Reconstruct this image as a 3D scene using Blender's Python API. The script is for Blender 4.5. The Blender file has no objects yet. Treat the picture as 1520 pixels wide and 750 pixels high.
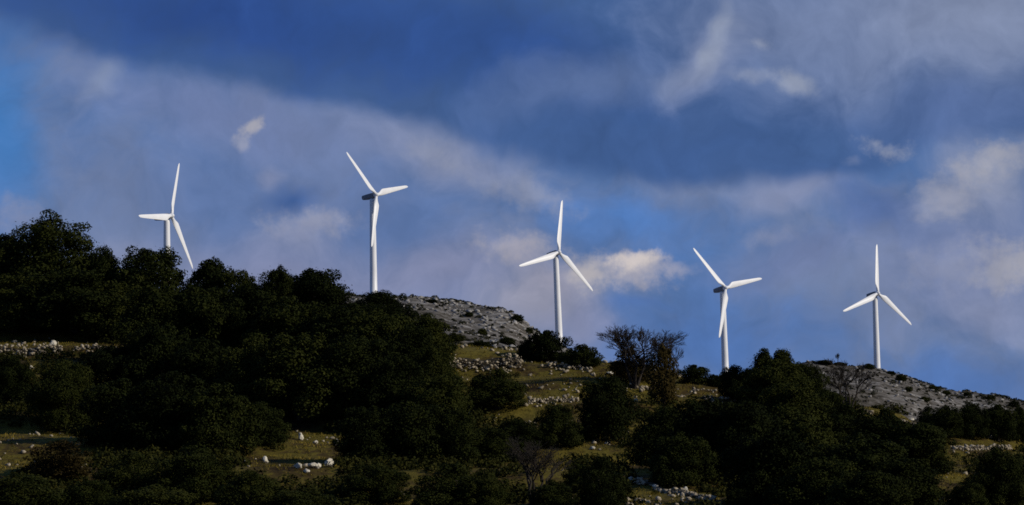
import bpy, math, random
import numpy as np
from mathutils import Vector, Matrix

random.seed(7)
rng = np.random.default_rng(11)
scene = bpy.context.scene
COL = scene.collection
R = math.radians

# ------------------------------------------------------------------ camera
F = 4310.0                      # focal length in photo pixels (1520 wide)
HORIZON = 800.0                 # row of the horizon, below the frame
PITCH = math.atan((HORIZON - 375) / F)
cam_d = bpy.data.cameras.new('camera')
cam_d.sensor_width = 36.0
cam_d.lens = 36.0 * F / 1520.0
cam_d.clip_start = 0.5
cam_d.clip_end = 90000
cam = bpy.data.objects.new('camera', cam_d)
COL.objects.link(cam)
cam.rotation_euler = (math.pi / 2 + PITCH, 0, 0)
scene.camera = cam
SP, CP = math.sin(PITCH), math.cos(PITCH)


def ut(px, v):
    """A sight line of the survey: (sideways per metre ahead, rise per metre ahead)."""
    a = (np.asarray(px, float) - 760) / F
    b = (375 - np.asarray(v, float)) / F
    k = CP - b * SP
    return a / k, (SP + b * CP) / k


def at(px, v, Y):
    u, t = ut(px, v)
    return Vector((float(u) * Y, Y, float(t) * Y))


# ------------------------------------------------------------------ helpers
def link(o, parent=None):
    COL.objects.link(o)
    if parent is not None:
        o.parent = parent
    return o


def tag(o, label=None, cat=None, group=None, kind=None):
    if label: o['label'] = label
    if cat: o['category'] = cat
    if group: o['group'] = group
    if kind: o['kind'] = kind
    return o


def mesh_np(name, verts, faces, mat, smooth=False):
    """verts (n,3), faces (m,k) with constant k."""
    verts = np.asarray(verts, np.float32); faces = np.asarray(faces, np.int32)
    me = bpy.data.meshes.new(name)
    k = faces.shape[1]
    me.vertices.add(len(verts)); me.vertices.foreach_set('co', verts.ravel())
    me.loops.add(faces.size); me.loops.foreach_set('vertex_index', faces.ravel())
    me.polygons.add(len(faces))
    me.polygons.foreach_set('loop_start', np.arange(0, faces.size, k, dtype=np.int32))
    if smooth:
        me.polygons.foreach_set('use_smooth', np.ones(len(faces), bool))
    me.update(calc_edges=True)
    if mat: me.materials.append(mat)
    return me


def obj(name, me, parent=None):
    return link(bpy.data.objects.new(name, me), parent)


def empty(name, loc=(0, 0, 0), rz=0):
    o = bpy.data.objects.new(name, None)
    o.empty_display_size = 0.3
    o.location = loc; o.rotation_euler = (0, 0, rz)
    return link(o)


def hash2(ix, iy, seed):
    h = (ix.astype(np.int64) * 374761393 + iy.astype(np.int64) * 668265263 + seed * 982451653) & 0xffffffff
    h = ((h ^ (h >> 13)) * 1274126177) & 0xffffffff
    h = h ^ (h >> 16)
    return (h & 0xffff) / 65535.0


def vnoise(x, y, seed=0):
    ix, iy = np.floor(x), np.floor(y)
    fx, fy = x - ix, y - iy
    fx = fx * fx * (3 - 2 * fx); fy = fy * fy * (3 - 2 * fy)
    a = hash2(ix, iy, seed); b = hash2(ix + 1, iy, seed)
    c = hash2(ix, iy + 1, seed); d = hash2(ix + 1, iy + 1, seed)
    return (a + (b - a) * fx) * (1 - fy) + (c + (d - c) * fx) * fy - 0.5


# ------------------------------------------------------------------ materials
def lin(c):
    return tuple((x / 255 / 12.92 if x <= 10 else ((x / 255 + 0.055) / 1.055) ** 2.4) for x in c)


def new_mat(name):
    m = bpy.data.materials.new(name); m.use_nodes = True
    nt = m.node_tree
    return m, nt, nt.nodes['Principled BSDF']


def ramp(nt, fac, stops):
    n = nt.nodes.new('ShaderNodeValToRGB')
    cr = n.color_ramp
    while len(cr.elements) < len(stops): cr.elements.new(0.5)
    for e, (p, c) in zip(cr.elements, stops):
        e.position = p; e.color = (*c, 1)
    nt.links.new(fac, n.inputs[0])
    return n.outputs[0]


def noise(nt, scale, detail=4, rough=0.55, vec=None, dist=0.0):
    n = nt.nodes.new('ShaderNodeTexNoise')
    n.inputs['Scale'].default_value = scale; n.inputs['Detail'].default_value = detail
    n.inputs['Roughness'].default_value = rough; n.inputs['Distortion'].default_value = dist
    if vec is not None: nt.links.new(vec, n.inputs['Vector'])
    return n


def pos(nt):
    return nt.nodes.new('ShaderNodeNewGeometry').outputs['Position']


def math_node(nt, op, a, b=None, clamp=False):
    n = nt.nodes.new('ShaderNodeMath'); n.operation = op; n.use_clamp = clamp
    for i, v in enumerate((a, b)):
        if v is None: continue
        if isinstance(v, (int, float)): n.inputs[i].default_value = v
        else: nt.links.new(v, n.inputs[i])
    return n.outputs[0]


def mix_col(nt, fac, a, b):
    n = nt.nodes.new('ShaderNodeMix'); n.data_type = 'RGBA'
    for s, v in ((0, fac), (6, a), (7, b)):
        if isinstance(v, (int, float)): n.inputs[s].default_value = v
        elif isinstance(v, tuple): n.inputs[s].default_value = (*v, 1)
        else: nt.links.new(v, n.inputs[s])
    return n.outputs[2]


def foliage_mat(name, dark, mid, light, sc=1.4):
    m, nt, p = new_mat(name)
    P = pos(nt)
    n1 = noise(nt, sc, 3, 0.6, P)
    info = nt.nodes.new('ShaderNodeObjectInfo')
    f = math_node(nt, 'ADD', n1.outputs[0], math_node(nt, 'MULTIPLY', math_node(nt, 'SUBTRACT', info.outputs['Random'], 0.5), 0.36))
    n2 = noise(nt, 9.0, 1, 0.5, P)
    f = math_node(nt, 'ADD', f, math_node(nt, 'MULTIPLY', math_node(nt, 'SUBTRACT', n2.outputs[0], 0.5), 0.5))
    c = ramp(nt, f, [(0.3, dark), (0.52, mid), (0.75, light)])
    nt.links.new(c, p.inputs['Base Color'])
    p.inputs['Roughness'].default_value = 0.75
    p.inputs['Specular IOR Level'].default_value = 0.03
    return m


def plain_mat(name, a, b, scale=3.0, rough=0.85, spec=0.2, bump=0.0, bump_scale=12.0):
    m, nt, p = new_mat(name)
    P = pos(nt)
    n1 = noise(nt, scale, 5, 0.6, P)
    nt.links.new(ramp(nt, n1.outputs[0], [(0.32, a), (0.68, b)]), p.inputs['Base Color'])
    p.inputs['Roughness'].default_value = rough
    p.inputs['Specular IOR Level'].default_value = spec
    if bump:
        n2 = noise(nt, bump_scale, 4, 0.6, P)
        bm = nt.nodes.new('ShaderNodeBump'); bm.inputs['Strength'].default_value = bump
        bm.inputs['Distance'].default_value = 0.1
        nt.links.new(n2.outputs[0], bm.inputs['Height']); nt.links.new(bm.outputs[0], p.inputs['Normal'])
    return m


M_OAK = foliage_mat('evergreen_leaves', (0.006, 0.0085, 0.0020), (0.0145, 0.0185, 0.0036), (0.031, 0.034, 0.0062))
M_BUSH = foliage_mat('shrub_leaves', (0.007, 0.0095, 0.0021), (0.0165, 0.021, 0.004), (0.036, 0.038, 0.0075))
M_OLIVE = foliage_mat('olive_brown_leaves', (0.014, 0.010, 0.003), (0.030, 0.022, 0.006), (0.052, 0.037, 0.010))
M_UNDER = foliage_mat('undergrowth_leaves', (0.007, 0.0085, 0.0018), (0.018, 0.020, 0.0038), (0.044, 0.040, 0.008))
M_BARK = plain_mat('bark', (0.018, 0.014, 0.011), (0.045, 0.036, 0.028), 6)
M_TWIG = plain_mat('bare_twigs', (0.014, 0.011, 0.008), (0.034, 0.026, 0.019), 5)
M_STONE = plain_mat('limestone', (0.09, 0.07, 0.045), (0.50, 0.42, 0.29), 3.2, 0.9, 0.15, 0.5, 9)
M_PALE = plain_mat('white_limestone', (0.34, 0.30, 0.22), (0.74, 0.68, 0.54), 4.2, 0.9, 0.15, 0.6, 8)
M_SOIL = plain_mat('wall_fill', (0.012, 0.009, 0.005), (0.05, 0.038, 0.018), 3.0)  # earth fill; its dark colour also paints in shade between the stones
M_KARST = plain_mat('karst_rock', (0.11, 0.104, 0.095), (0.38, 0.36, 0.33), 0.45, 0.95, 0.1, 0.5, 2)
M_SCRUB = foliage_mat('hill_scrub', (0.012, 0.013, 0.008), (0.024, 0.025, 0.014), (0.045, 0.042, 0.024), 0.15)
M_TUFT = foliage_mat('dry_grass', (0.044, 0.030, 0.007), (0.110, 0.085, 0.012), (0.23, 0.165, 0.030), 0.35)


def turbine_mat(name, c, rough):
    m, nt, p = new_mat(name)
    P = pos(nt)
    n1 = noise(nt, 0.35, 4, 0.6, P)
    nt.links.new(ramp(nt, n1.outputs[0], [(0.3, tuple(x * 0.93 for x in c)), (0.7, c)]), p.inputs['Base Color'])
    p.inputs['Roughness'].default_value = rough
    p.inputs['Specular IOR Level'].default_value = 0.35
    return m


M_WHITE = turbine_mat('white_turbine_paint', (0.80, 0.80, 0.79), 0.42)
M_NAC = turbine_mat('shaded_nacelle_shell', (0.20, 0.21, 0.23), 0.5)  # shade on the nacelle's unlit side is put into this dark colour

# ground: olive grass, bare brown soil, dark scrub and, on the far hills, karst
m, nt, p = new_mat('hillside_ground')
P = pos(nt)
sep = nt.nodes.new('ShaderNodeSeparateXYZ'); nt.links.new(P, sep.inputs[0])
n_a = noise(nt, 0.16, 6, 0.62, P)
n_b = noise(nt, 1.6, 5, 0.65, P)
near = ramp(nt, math_node(nt, 'ADD', math_node(nt, 'MULTIPLY', n_a.outputs[0], 0.6), math_node(nt, 'MULTIPLY', n_b.outputs[0], 0.4)),
            [(0.38, (0.022, 0.013, 0.005)), (0.46, (0.056, 0.038, 0.010)), (0.52, (0.086, 0.068, 0.010)), (0.64, (0.135, 0.104, 0.018))])
mp = nt.nodes.new('ShaderNodeMapping'); mp.inputs['Scale'].default_value = (0.45, 1.0, 1.6); mp.inputs['Rotation'].default_value = (0, R(-14), 0)
nt.links.new(P, mp.inputs[0])
n_c = noise(nt, 0.30, 7, 0.72, mp.outputs[0], 0.6)
n_d = noise(nt, 0.035, 5, 0.6, P)
far = ramp(nt, math_node(nt, 'ADD', math_node(nt, 'MULTIPLY', n_c.outputs[0], 0.72), math_node(nt, 'MULTIPLY', n_d.outputs[0], 0.28)),
           [(0.40, (0.024, 0.020, 0.012)), (0.48, (0.080, 0.070, 0.055)), (0.54, (0.135, 0.122, 0.105)), (0.63, (0.30, 0.285, 0.26))])
mr = nt.nodes.new('ShaderNodeMapRange'); mr.interpolation_type = 'SMOOTHSTEP'
nt.links.new(sep.outputs[1], mr.inputs[0]); mr.inputs[1].default_value = 330; mr.inputs[2].default_value = 420
nt.links.new(mix_col(nt, mr.outputs[0], near, far), p.inputs['Base Color'])
p.inputs['Roughness'].default_value = 0.95; p.inputs['Specular IOR Level'].default_value = 0.08
bm = nt.nodes.new('ShaderNodeBump'); bm.inputs['Strength'].default_value = 0.6; bm.inputs['Distance'].default_value = 0.25
nt.links.new(n_b.outputs[0], bm.inputs['Height']); nt.links.new(bm.outputs[0], p.inputs['Normal'])
M_GROUND = m

# ------------------------------------------------------------------ terrain
# survey of the ridge lines as sight lines (column, row) seen from the camera
NEAR_RIDGE = [(-200, 430), (0, 440), (100, 442), (200, 448), (300, 456), (420, 470), (520, 484), (600, 496), (660, 505), (720, 512), (780, 519),
              (900, 531), (1000, 545), (1080, 558), (1200, 578), (1290, 600), (1390, 630), (1520, 648), (1800, 690)]
NEAR_DEPTH = [(0, 285), (500, 270), (900, 250), (1300, 235), (1520, 230)]
FAR_RIDGE = [(-200, 500), (0, 478), (300, 452), (500, 430), (580, 439), (650, 441), (700, 448), (745, 455), (765, 464), (790, 482), (830, 505), (900, 541),
             (1000, 580), (1080, 585), (1150, 552), (1200, 531), (1260, 533), (1300, 541), (1340, 553), (1400, 573), (1450, 583), (1510, 595), (1600, 612), (1900, 680)]
FAR_DEPTH = [(0, 720), (780, 720), (1000, 840), (1180, 950), (1520, 960)]
PLATEAU = [(-200, 500), (253, 485), (554, 453), (690, 480), (830, 539), (1077, 579), (1303, 583), (1520, 615), (1900, 690)]


def table(tab, mode):
    px = np.array([a for a, b in tab], float); v = np.array([b for a, b in tab], float)
    uu, _ = ut(px, np.full_like(px, 560))
    return (uu, ut(px, v)[1]) if mode == 't' else (uu, v)


T_NR, T_ND, T_FR, T_FD, T_PL = table(NEAR_RIDGE, 't'), table(NEAR_DEPTH, 'y'), table(FAR_RIDGE, 't'), table(FAR_DEPTH, 'y'), table(PLATEAU, 't')
T0 = float(ut(760, 775)[1])


def profile(u, Y):
    ts, yr = np.interp(u, *T_NR), np.interp(u, *T_ND)
    tc, yc = np.interp(u, *T_FR), np.interp(u, *T_FD)
    tp = np.interp(u, *T_PL)
    knots = [(0 * u - 100, 0 * u - 1.7), (0 * u + 105, 0 * u - 1.7), (0 * u + 150, 150 * T0 + 0 * u),
             (yr * 0.45 + 150 * .55, None), (yr, yr * ts), (yr + 75, (yr + 75) * (ts - 0.016)),
             (yc - 190, (yc - 190) * np.minimum(ts - 0.022, tc - 0.034)), (yc, yc * tc), (yc + 90, (yc + 90) * (np.minimum(tc - 0.006, tp + 0.002))),
             (0 * u + 1130, 1130 * tp), (0 * u + 1320, 1320 * tp), (0 * u + 1800, 1800 * (tp - 0.025)), (0 * u + 4000, 0 * u + 8), (0 * u + 60000, 0 * u - 5)]
    ya = 150 * .55 + yr * .45
    knots[3] = (ya, ya * (T0 + (ts - T0) * 0.45))
    z = np.full_like(u, -1.7)
    for (y0, z0), (y1, z1) in zip(knots[:-1], knots[1:]):
        f = (Y - y0) / (y1 - y0)
        z = np.where((f >= 0) & (f <= 1), z0 + (z1 - z0) * f, z)
    return z


def height(x, Y):
    z = 0
    sc = np.where(Y < 340, 1.0, 3.5)
    for d in (-6, -3, 0, 3, 6):
        yy = Y + d * sc
        z = z + profile(x / np.maximum(yy, 60), yy) / 5
    q = z / 2.1 + 0.5 * vnoise(x / 18, Y / 18, 12)
    f = q - np.floor(q); f = np.clip((f - 0.62) / 0.30, 0, 1); f = f * f * (3 - 2 * f)
    zt = 2.1 * (np.floor(q) + f - 0.5 * vnoise(x / 18, Y / 18, 12) + 0.12)
    z = z + (zt - z) * 0.42 * np.clip((Y - 120) / 30, 0, 1) * np.clip((330 - Y) / 60, 0, 1)
    n = 0.42 * vnoise(x / 7, Y / 7, 1) + 0.2 * vnoise(x / 2.6, Y / 2.6, 2) + 0.08 * vnoise(x / 1.1, Y / 1.1, 9)
    fr = 3.2 * vnoise(x / 33, Y / 33, 3) + 2.0 * vnoise(x / 13, Y / 16, 4) + 1.3 * np.abs(vnoise(x / 6, Y / 6, 5)) + 0.7 * vnoise(x / 3, Y / 3, 6)
    w = np.clip((Y - 380) / 120, 0, 1) * np.clip((2600 - Y) / 800, 0, 1)
    wn = np.clip((Y - 95) / 40, 0, 1) * (1 - np.clip((Y - 380) / 120, 0, 1))
    return z + n * wn + fr * w


gY = np.concatenate([np.arange(-60, 100, 10), np.arange(100, 330, 0.65), np.arange(330, 1350, 4.0), 1350 * 1.1 ** np.arange(0, 36)])
gU = np.concatenate([np.linspace(-1.6, -0.32, 24)[:-1], np.arange(-0.32, 0.3201, 0.0017), np.linspace(0.32, 1.6, 24)[1:]])
UU, YY = np.meshgrid(gU, gY)
XX = UU * (YY + 80)
ZZ = height(XX, YY)
ny, nx = XX.shape
idx = np.arange(ny * nx).reshape(ny, nx)
quads = np.stack([idx[:-1, :-1], idx[:-1, 1:], idx[1:, 1:], idx[1:, :-1]], -1).reshape(-1, 4)
tag(obj('terrain', mesh_np('terrain', np.stack([XX, YY, ZZ], -1).reshape(-1, 3), quads, M_GROUND, True)), kind='structure')


def ground(x, y):
    x = np.asarray(x, float); y = np.asarray(y, float)
    U = x / (y + 80)
    j = np.clip(np.searchsorted(gU, U) - 1, 0, nx - 2); i = np.clip(np.searchsorted(gY, y) - 1, 0, ny - 2)
    fu = (U - gU[j]) / (gU[j + 1] - gU[j]); fy = (y - gY[i]) / (gY[i + 1] - gY[i])
    a = ZZ[i, j] * (1 - fu) + ZZ[i, j + 1] * fu
    b = ZZ[i + 1, j] * (1 - fu) + ZZ[i + 1, j + 1] * fu
    return a * (1 - fy) + b * fy


def to_px(x, y, z):
    """column, row of world points in the survey's sight lines"""
    fw = y * CP + z * SP
    return 760 + F * x / fw, 375 - F * (z * CP - y * SP) / fw


def near_ground(px, v):
    """first point of the near slope met by a sight line"""
    u, t = ut(px, v)
    yr = float(np.interp(u, *T_ND))
    Y = np.arange(110, yr + 3, 0.4)
    z = ground(u * Y, Y)
    hit = np.nonzero(z >= t * Y)[0]
    y = float(Y[hit[0]]) if len(hit) else float(Y[np.argmax(z / Y)])
    return Vector((float(u) * y, y, float(ground(u * y, y))))


def far_ground(px, v):
    u, t = ut(px, v)
    Y = np.arange(500, 1000, 1.0)
    z = ground(u * Y, Y)
    hit = np.nonzero(z >= t * Y)[0]
    y = float(Y[hit[0]]) if len(hit) else float(Y[np.argmax(z / Y)])
    return Vector((float(u) * y, y, float(ground(u * y, y))))


# ------------------------------------------------------------------ wind turbines
def ring_mesh(name, rings, mat, cap=True, smooth=True):
    """rings: list of (n,3) arrays joined into a skin."""
    n = len(rings[0]); V = np.concatenate(rings)
    fs = []
    for k in range(len(rings) - 1):
        a = np.arange(n) + k * n; b = np.roll(np.arange(n), -1) + k * n
        fs.append(np.stack([a, b, b + n, a + n], -1))
    faces = [tuple(f) for f in np.concatenate(fs)]
    if cap:
        faces += [tuple(range(n))[::-1], tuple(range((len(rings) - 1) * n, len(rings) * n))]
    me = bpy.data.meshes.new(name); me.from_pydata([tuple(v) for v in V], [], faces)
    if smooth:
        for q in me.polygons: q.use_smooth = len(q.vertices) == 4
    me.materials.append(mat); me.update()
    return me


def circle(r, z, n=24):
    a = np.linspace(0, 2 * np.pi, n, endpoint=False)
    return np.stack([r * np.cos(a), r * np.sin(a), np.full(n, z)], -1)


BLADE_L = 23.0


def blade_mesh():
    """root at the hub axis, span along +Z, chord along X (trailing edge to -X), flap along Y."""
    rings = []
    n = 20
    a = np.linspace(0, 2 * np.pi, n, endpoint=False)
    for s in (0.028, 0.05, 0.08, 0.13, 0.18, 0.24, 0.32, 0.42, 0.55, 0.68, 0.80, 0.90, 0.96, 0.99, 1.0):
        k = min(1, max(0, (s - 0.05) / 0.15)); k = k * k * (3 - 2 * k)
        chord_full = 2.7 - 1.68 * ((s - 0.2) / 0.8 if s > 0.2 else 0)
        if s > 0.95: chord_full *= 1 - 0.7 * (s - 0.95) / 0.05
        chord = 1.25 * (1 - k) + chord_full * k
        thick = 1.25 * (1 - k) + chord_full * (0.24 - 0.10 * s) * k
        x = chord / 2 * np.cos(a)
        sharp = np.where(np.cos(a) < 0, np.abs(np.sin(a)) ** 1.0 * (1 - 0.55 * k * np.abs(np.cos(a))), np.abs(np.sin(a)))
        y = thick / 2 * np.sign(np.sin(a)) * sharp
        x = x - 0.20 * chord * k          # trailing edge leaves the span line
        tw = R(13) * (1 - s) ** 1.6 + R(3)
        xr = x * math.cos(tw) - y * math.sin(tw); yr = x * math.sin(tw) + y * math.cos(tw)
        rings.append(np.stack([xr, yr + 0.35 * s * s, np.full(n, s * BLADE_L)], -1))
    return ring_mesh('blade', rings, M_WHITE)


def rbox_ring(w, h, x, zc, n=24, e=0.38):
    a = np.linspace(0, 2 * np.pi, n, endpoint=False)
    c, s = np.cos(a), np.sin(a)
    return np.stack([np.full(n, x), w / 2 * np.sign(c) * np.abs(c) ** e, zc + h / 2 * np.sign(s) * np.abs(s) ** e], -1)


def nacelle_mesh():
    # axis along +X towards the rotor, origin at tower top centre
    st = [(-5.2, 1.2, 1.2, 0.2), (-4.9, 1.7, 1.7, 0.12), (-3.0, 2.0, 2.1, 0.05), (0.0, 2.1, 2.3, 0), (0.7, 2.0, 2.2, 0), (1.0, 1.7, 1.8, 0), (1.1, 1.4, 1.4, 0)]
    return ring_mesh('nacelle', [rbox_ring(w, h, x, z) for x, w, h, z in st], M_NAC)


def hub_mesh():
    st = [(1.15, 0.75), (1.2, 0.95), (1.6, 1.05), (2.2, 1.0), (2.7, 0.78), (3.05, 0.42), (3.2, 0.08)]
    rings = []
    for x, r in st:
        c = circle(r, 0)
        rings.append(np.stack([np.full(len(c), x), c[:, 0], c[:, 1]], -1))
    return ring_mesh('hub', rings, M_WHITE)


HUB_X = 2.0
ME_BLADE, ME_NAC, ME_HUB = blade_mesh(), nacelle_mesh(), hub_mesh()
# hub column/row, tower foot column/row where last seen, yaw, relative tilt, azimuth, sign, radius in pixels, label
TURB = [
    ((254.5, 320.5), (247.6, 385), 60, 9, 0, -1, 93, 'white wind turbine half hidden by treetops, one blade level and one dipping into the trees'),
    ((558.5, 289.5), (554.6, 436), 52, 12, 69, -1, 84, 'white wind turbine standing tallest above the thicket, one blade lying against its own tower'),
    ((829.5, 374.5), (830.2, 500), 41, 12, 14, -1, 83, 'white wind turbine just past the steep end of the pale rocky hill, top blade leaning'),
    ((1077, 427.5), (1077.3, 551), 43, 12, 10, 1, 80, 'white wind turbine between bare tree and dark clumped trees, one blade hanging along its tower'),
    ((1303, 435.5), (1303.0, 548), 41, 11, 80, 1, 76, 'white wind turbine on the scrubby stone hill, one blade pointing straight up'),
]
HUB_H = 43.0
for (hp, fp, phi, tau, az, sg, rad, label) in TURB:
    D = BLADE_L * F / rad
    hub = at(*hp, D)
    view = -hub.normalized()
    right = Vector((0, 0, 1)).cross(view).normalized()
    up = view.cross(right)
    a, b = R(phi), R(tau)
    n = (right * (math.sin(a) * math.cos(b)) + up * math.sin(b) + view * (math.cos(a) * math.cos(b))).normalized()
    e1c = Vector((0, 1, 0)).cross(Vector((math.sin(a) * math.cos(b), math.sin(b), math.cos(a) * math.cos(b)))).normalized()
    nc = Vector((math.sin(a) * math.cos(b), math.sin(b), math.cos(a) * math.cos(b)))
    e2c = nc.cross(e1c)
    w = lambda c: right * c.x + up * c.y + view * c.z
    e1, e2 = w(e1c), w(e2c)
    top = hub - n * HUB_X                              # tower top centre
    foot_seen = at(*fp, D)
    # straight line from the top through the surveyed foot, down to the ground
    dirn = (foot_seen - top); dirn *= 1 / -dirn.z
    L = HUB_H
    base = Vector((top.x + dirn.x * L, top.y, top.z - L))
    gz = float(ground(base.x, base.y))
    base.z = min(base.z, gz) - 0.3
    root = empty('wind_turbine', base)
    tag(root, label, 'wind turbine', 'white wind turbines along the ridge')
    Mi = Matrix.Translation(-base)
    rel = top - base
    rings = []
    H = rel.z - 1.25
    for f in (0, 0.004, 0.33, 0.34, 0.66, 0.67, 0.985, 1.0):
        r = 1.62 + (1.12 - 1.62) * f + (0.25 if f == 0 else 0)
        c = circle(r, 0, 32)
        c[:, 0] += rel.x * f; c[:, 1] += rel.y * f; c[:, 2] = H * f
        rings.append(c)
    obj('tower', ring_mesh('tower', rings, M_WHITE), root)
    side = Vector((0, 0, 1)).cross(n).normalized(); upn = n.cross(side)
    ROT = Matrix((n, side, upn)).transposed().to_4x4()
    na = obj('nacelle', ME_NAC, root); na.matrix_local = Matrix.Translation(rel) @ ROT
    HM = Matrix.Translation(rel) @ ROT
    hb = obj('hub', ME_HUB, root); hb.matrix_local = HM
    for k in range(3):
        th = R(az + 120 * k)
        d = (e1 * math.cos(th) + e2 * math.sin(th)) * sg
        # seen from the front the rotor turns clockwise: leading edge = d x n pointing clockwise
        lead = n.cross(d) * -1.0
        bl = obj('blade', ME_BLADE, hb)
        rot = Matrix((lead, n, d)).transposed()
        if rot.determinant() < 0:
            rot = Matrix((lead, -n, d)).transposed()
        bl.matrix_local = HM.inverted() @ Matrix.Translation(rel + n * HUB_X) @ rot.to_4x4()

# ------------------------------------------------------------------ foliage
def leaf_quads(centers, normals, length, width, rg):
    n = len(centers)
    t = rg.normal(size=(n, 3)); t -= (t * normals).sum(1)[:, None] * normals
    t /= np.linalg.norm(t, axis=1)[:, None] + 1e-9
    s = np.cross(normals, t)
    L = (length * (0.6 + 0.8 * rg.random(n)))[:, None] / 2; W = (width * (0.6 + 0.8 * rg.random(n)))[:, None] / 2
    bend = normals * L * 0.25
    V = np.stack([centers - t * L, centers + s * W + bend, centers + t * L, centers - s * W + bend], 1).reshape(-1, 3)
    Fq = np.arange(4 * n).reshape(n, 4)
    return V, Fq


def unit(v):
    return v / (np.linalg.norm(v, axis=1)[:, None] + 1e-9)


def crown_mesh(name, seed, mat, leaf, count, style):
    """crown in a unit box: x, y in -0.5..0.5, z in 0..1"""
    rg = np.random.default_rng(seed)
    lobes = []
    nl = {'oak': 30, 'bush': 22, 'spire': 20}[style]
    ph = rg.random(3) * 6.28
    for k in range(nl):
        if style == 'spire':
            z = rg.random() ** 0.8; rr = 0.40 * (1 - 0.75 * z) * math.sqrt(rg.random())
            th = rg.random() * 6.28
            c = (rr * math.cos(th), rr * math.sin(th), 0.08 + z * 0.80); r = 0.10 + 0.13 * rg.random() * (1.1 - z)
            lobes.append((c, (r, r, r * 1.0)))
            continue
        th = rg.random() * 6.28
        cz = rg.random()
        elev = math.asin(cz)
        out = 0.62 + 0.38 * rg.random() ** 0.5
        wob = 1 + 0.20 * math.sin(2 * th + ph[0]) + 0.14 * math.sin(3 * th + ph[1])
        bx = 0.37 * out * math.cos(elev) ** 0.5 * wob
        c = (bx * math.cos(th), bx * math.sin(th), (0.16 if style == 'bush' else 0.20) + (0.60 if style == 'bush' else 0.57) * cz * out)
        r = 0.09 + 0.10 * rg.random()
        lobes.append((c, (r, r, r * (0.8 if style == 'bush' else 0.7))))
    for k in range(9 if style != 'spire' else 4):        # small upright tufts that break the outline
        th = rg.random() * 6.28; rr = 0.30 * rg.random()
        zt = 0.74 + 0.12 * rg.random() - 0.7 * rr * rr
        lobes.append(((rr * math.cos(th), rr * math.sin(th), zt), (0.065 + 0.03 * rg.random(), 0.065 + 0.03 * rg.random(), 0.07)))
    for k in range(16 if style != 'spire' else 8):       # leafy sprigs over the upper surface
        th = rg.random() * 6.28; el = math.asin(rg.random()); rr = 0.40 + 0.10 * rg.random()
        if style == 'spire': continue
        q = rr * math.cos(el)
        lobes.append(((q * math.cos(th), q * math.sin(th), 0.30 + (0.50 + 0.12 * rg.random()) * math.sin(el)), (0.045 + 0.03 * rg.random(),) * 2 + (0.04 + 0.03 * rg.random(),)))
    if style != 'spire':
        for k in range(8):                               # low skirts of the crown
            th = k * 0.785 + rg.random(); q = 0.26 + 0.08 * rg.random()
            lobes.append(((q * math.cos(th), q * math.sin(th), 0.13 + 0.06 * rg.random()), (0.14, 0.14, 0.13)))
    lobes.append(((0, 0, 0.42), (0.34, 0.34, 0.36)))
    area = np.array([b[0] * b[2] for _, b in lobes]); area[-1] *= 0.6
    cnt = np.maximum(20, (count * area / area.sum()).astype(int))
    C, Nn = [], []
    for (c, b), k in zip(lobes, cnt):
        d = unit(rg.normal(size=(k, 3)))
        rad = 0.72 + 0.34 * rg.random(k) ** 0.7
        stray = rg.random(k) < 0.10
        rad = np.where(stray, rad + 0.42 * rg.random(k) ** 1.5, rad)
        C.append(np.array(c) + d * np.array(b) * rad[:, None])
        Nn.append(unit(d * 0.9 + rg.normal(size=(k, 3)) * 0.42 + np.array([0, 0, 0.25])))
    k = int(count * (0.22 if style != 'spire' else 0.05))    # leaves and twigs inside the crown
    d = unit(rg.normal(size=(k, 3))) * (rg.random(k) ** 0.4)[:, None]
    C.append(d * np.array([0.36, 0.36, 0.34]) + np.array([0, 0, 0.47])); Nn.append(unit(rg.normal(size=(k, 3))))
    C = np.concatenate(C); Nn = np.concatenate(Nn)
    keep = C[:, 2] > 0.01
    V, Q = leaf_quads(C[keep], Nn[keep], leaf, leaf * 0.6, rg)
    V[:, 2] = np.maximum(V[:, 2], 0.0)
    zs = np.percentile(V[:, 2], 99.7)
    V[:, 2] /= zs
    xs = max(np.percentile(np.abs(V[:, 0]), 99.0), np.percentile(np.abs(V[:, 1]), 99.0))
    V[:, :2] *= 0.5 / xs
    return mesh_np(name, V, Q, mat)


def trunk_mesh(name, seed):
    rg = random.Random(seed)
    rings = []
    x = y = 0
    for f in (0, 0.12, 0.3, 0.5, 0.7):
        rings.append(circle(0.045 * (1 - f) ** 0.8 + 0.008 + (0.02 if f == 0 else 0), f, 8) + np.array([x, y, 0]))
        x += rg.uniform(-.03, .03); y += rg.uniform(-.03, .03)
    V = [np.concatenate(rings)]; Fc = []
    n = 8
    for k in range(len(rings) - 1):
        a = np.arange(n) + k * n; b = np.roll(np.arange(n), -1) + k * n
        Fc.append(np.stack([a, b, b + n, a + n], -1))
    off = len(V[0])
    for q in range(5):                                   # limbs into the crown
        th = rg.uniform(0, 6.28); z0 = rg.uniform(0.2, 0.5)
        p0 = np.array([0, 0, z0]); p1 = np.array([0.27 * math.cos(th), 0.27 * math.sin(th), z0 + rg.uniform(.15, .3)])
        vv, ff = tube([p0, (p0 + p1) / 2 + np.array([0, 0, -.03]), p1], [0.022, 0.015, 0.006], 5)
        V.append(vv); Fc.append(ff + off); off += len(vv)
    return mesh_np(name, np.concatenate(V), np.concatenate(Fc), M_BARK, True)


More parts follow.
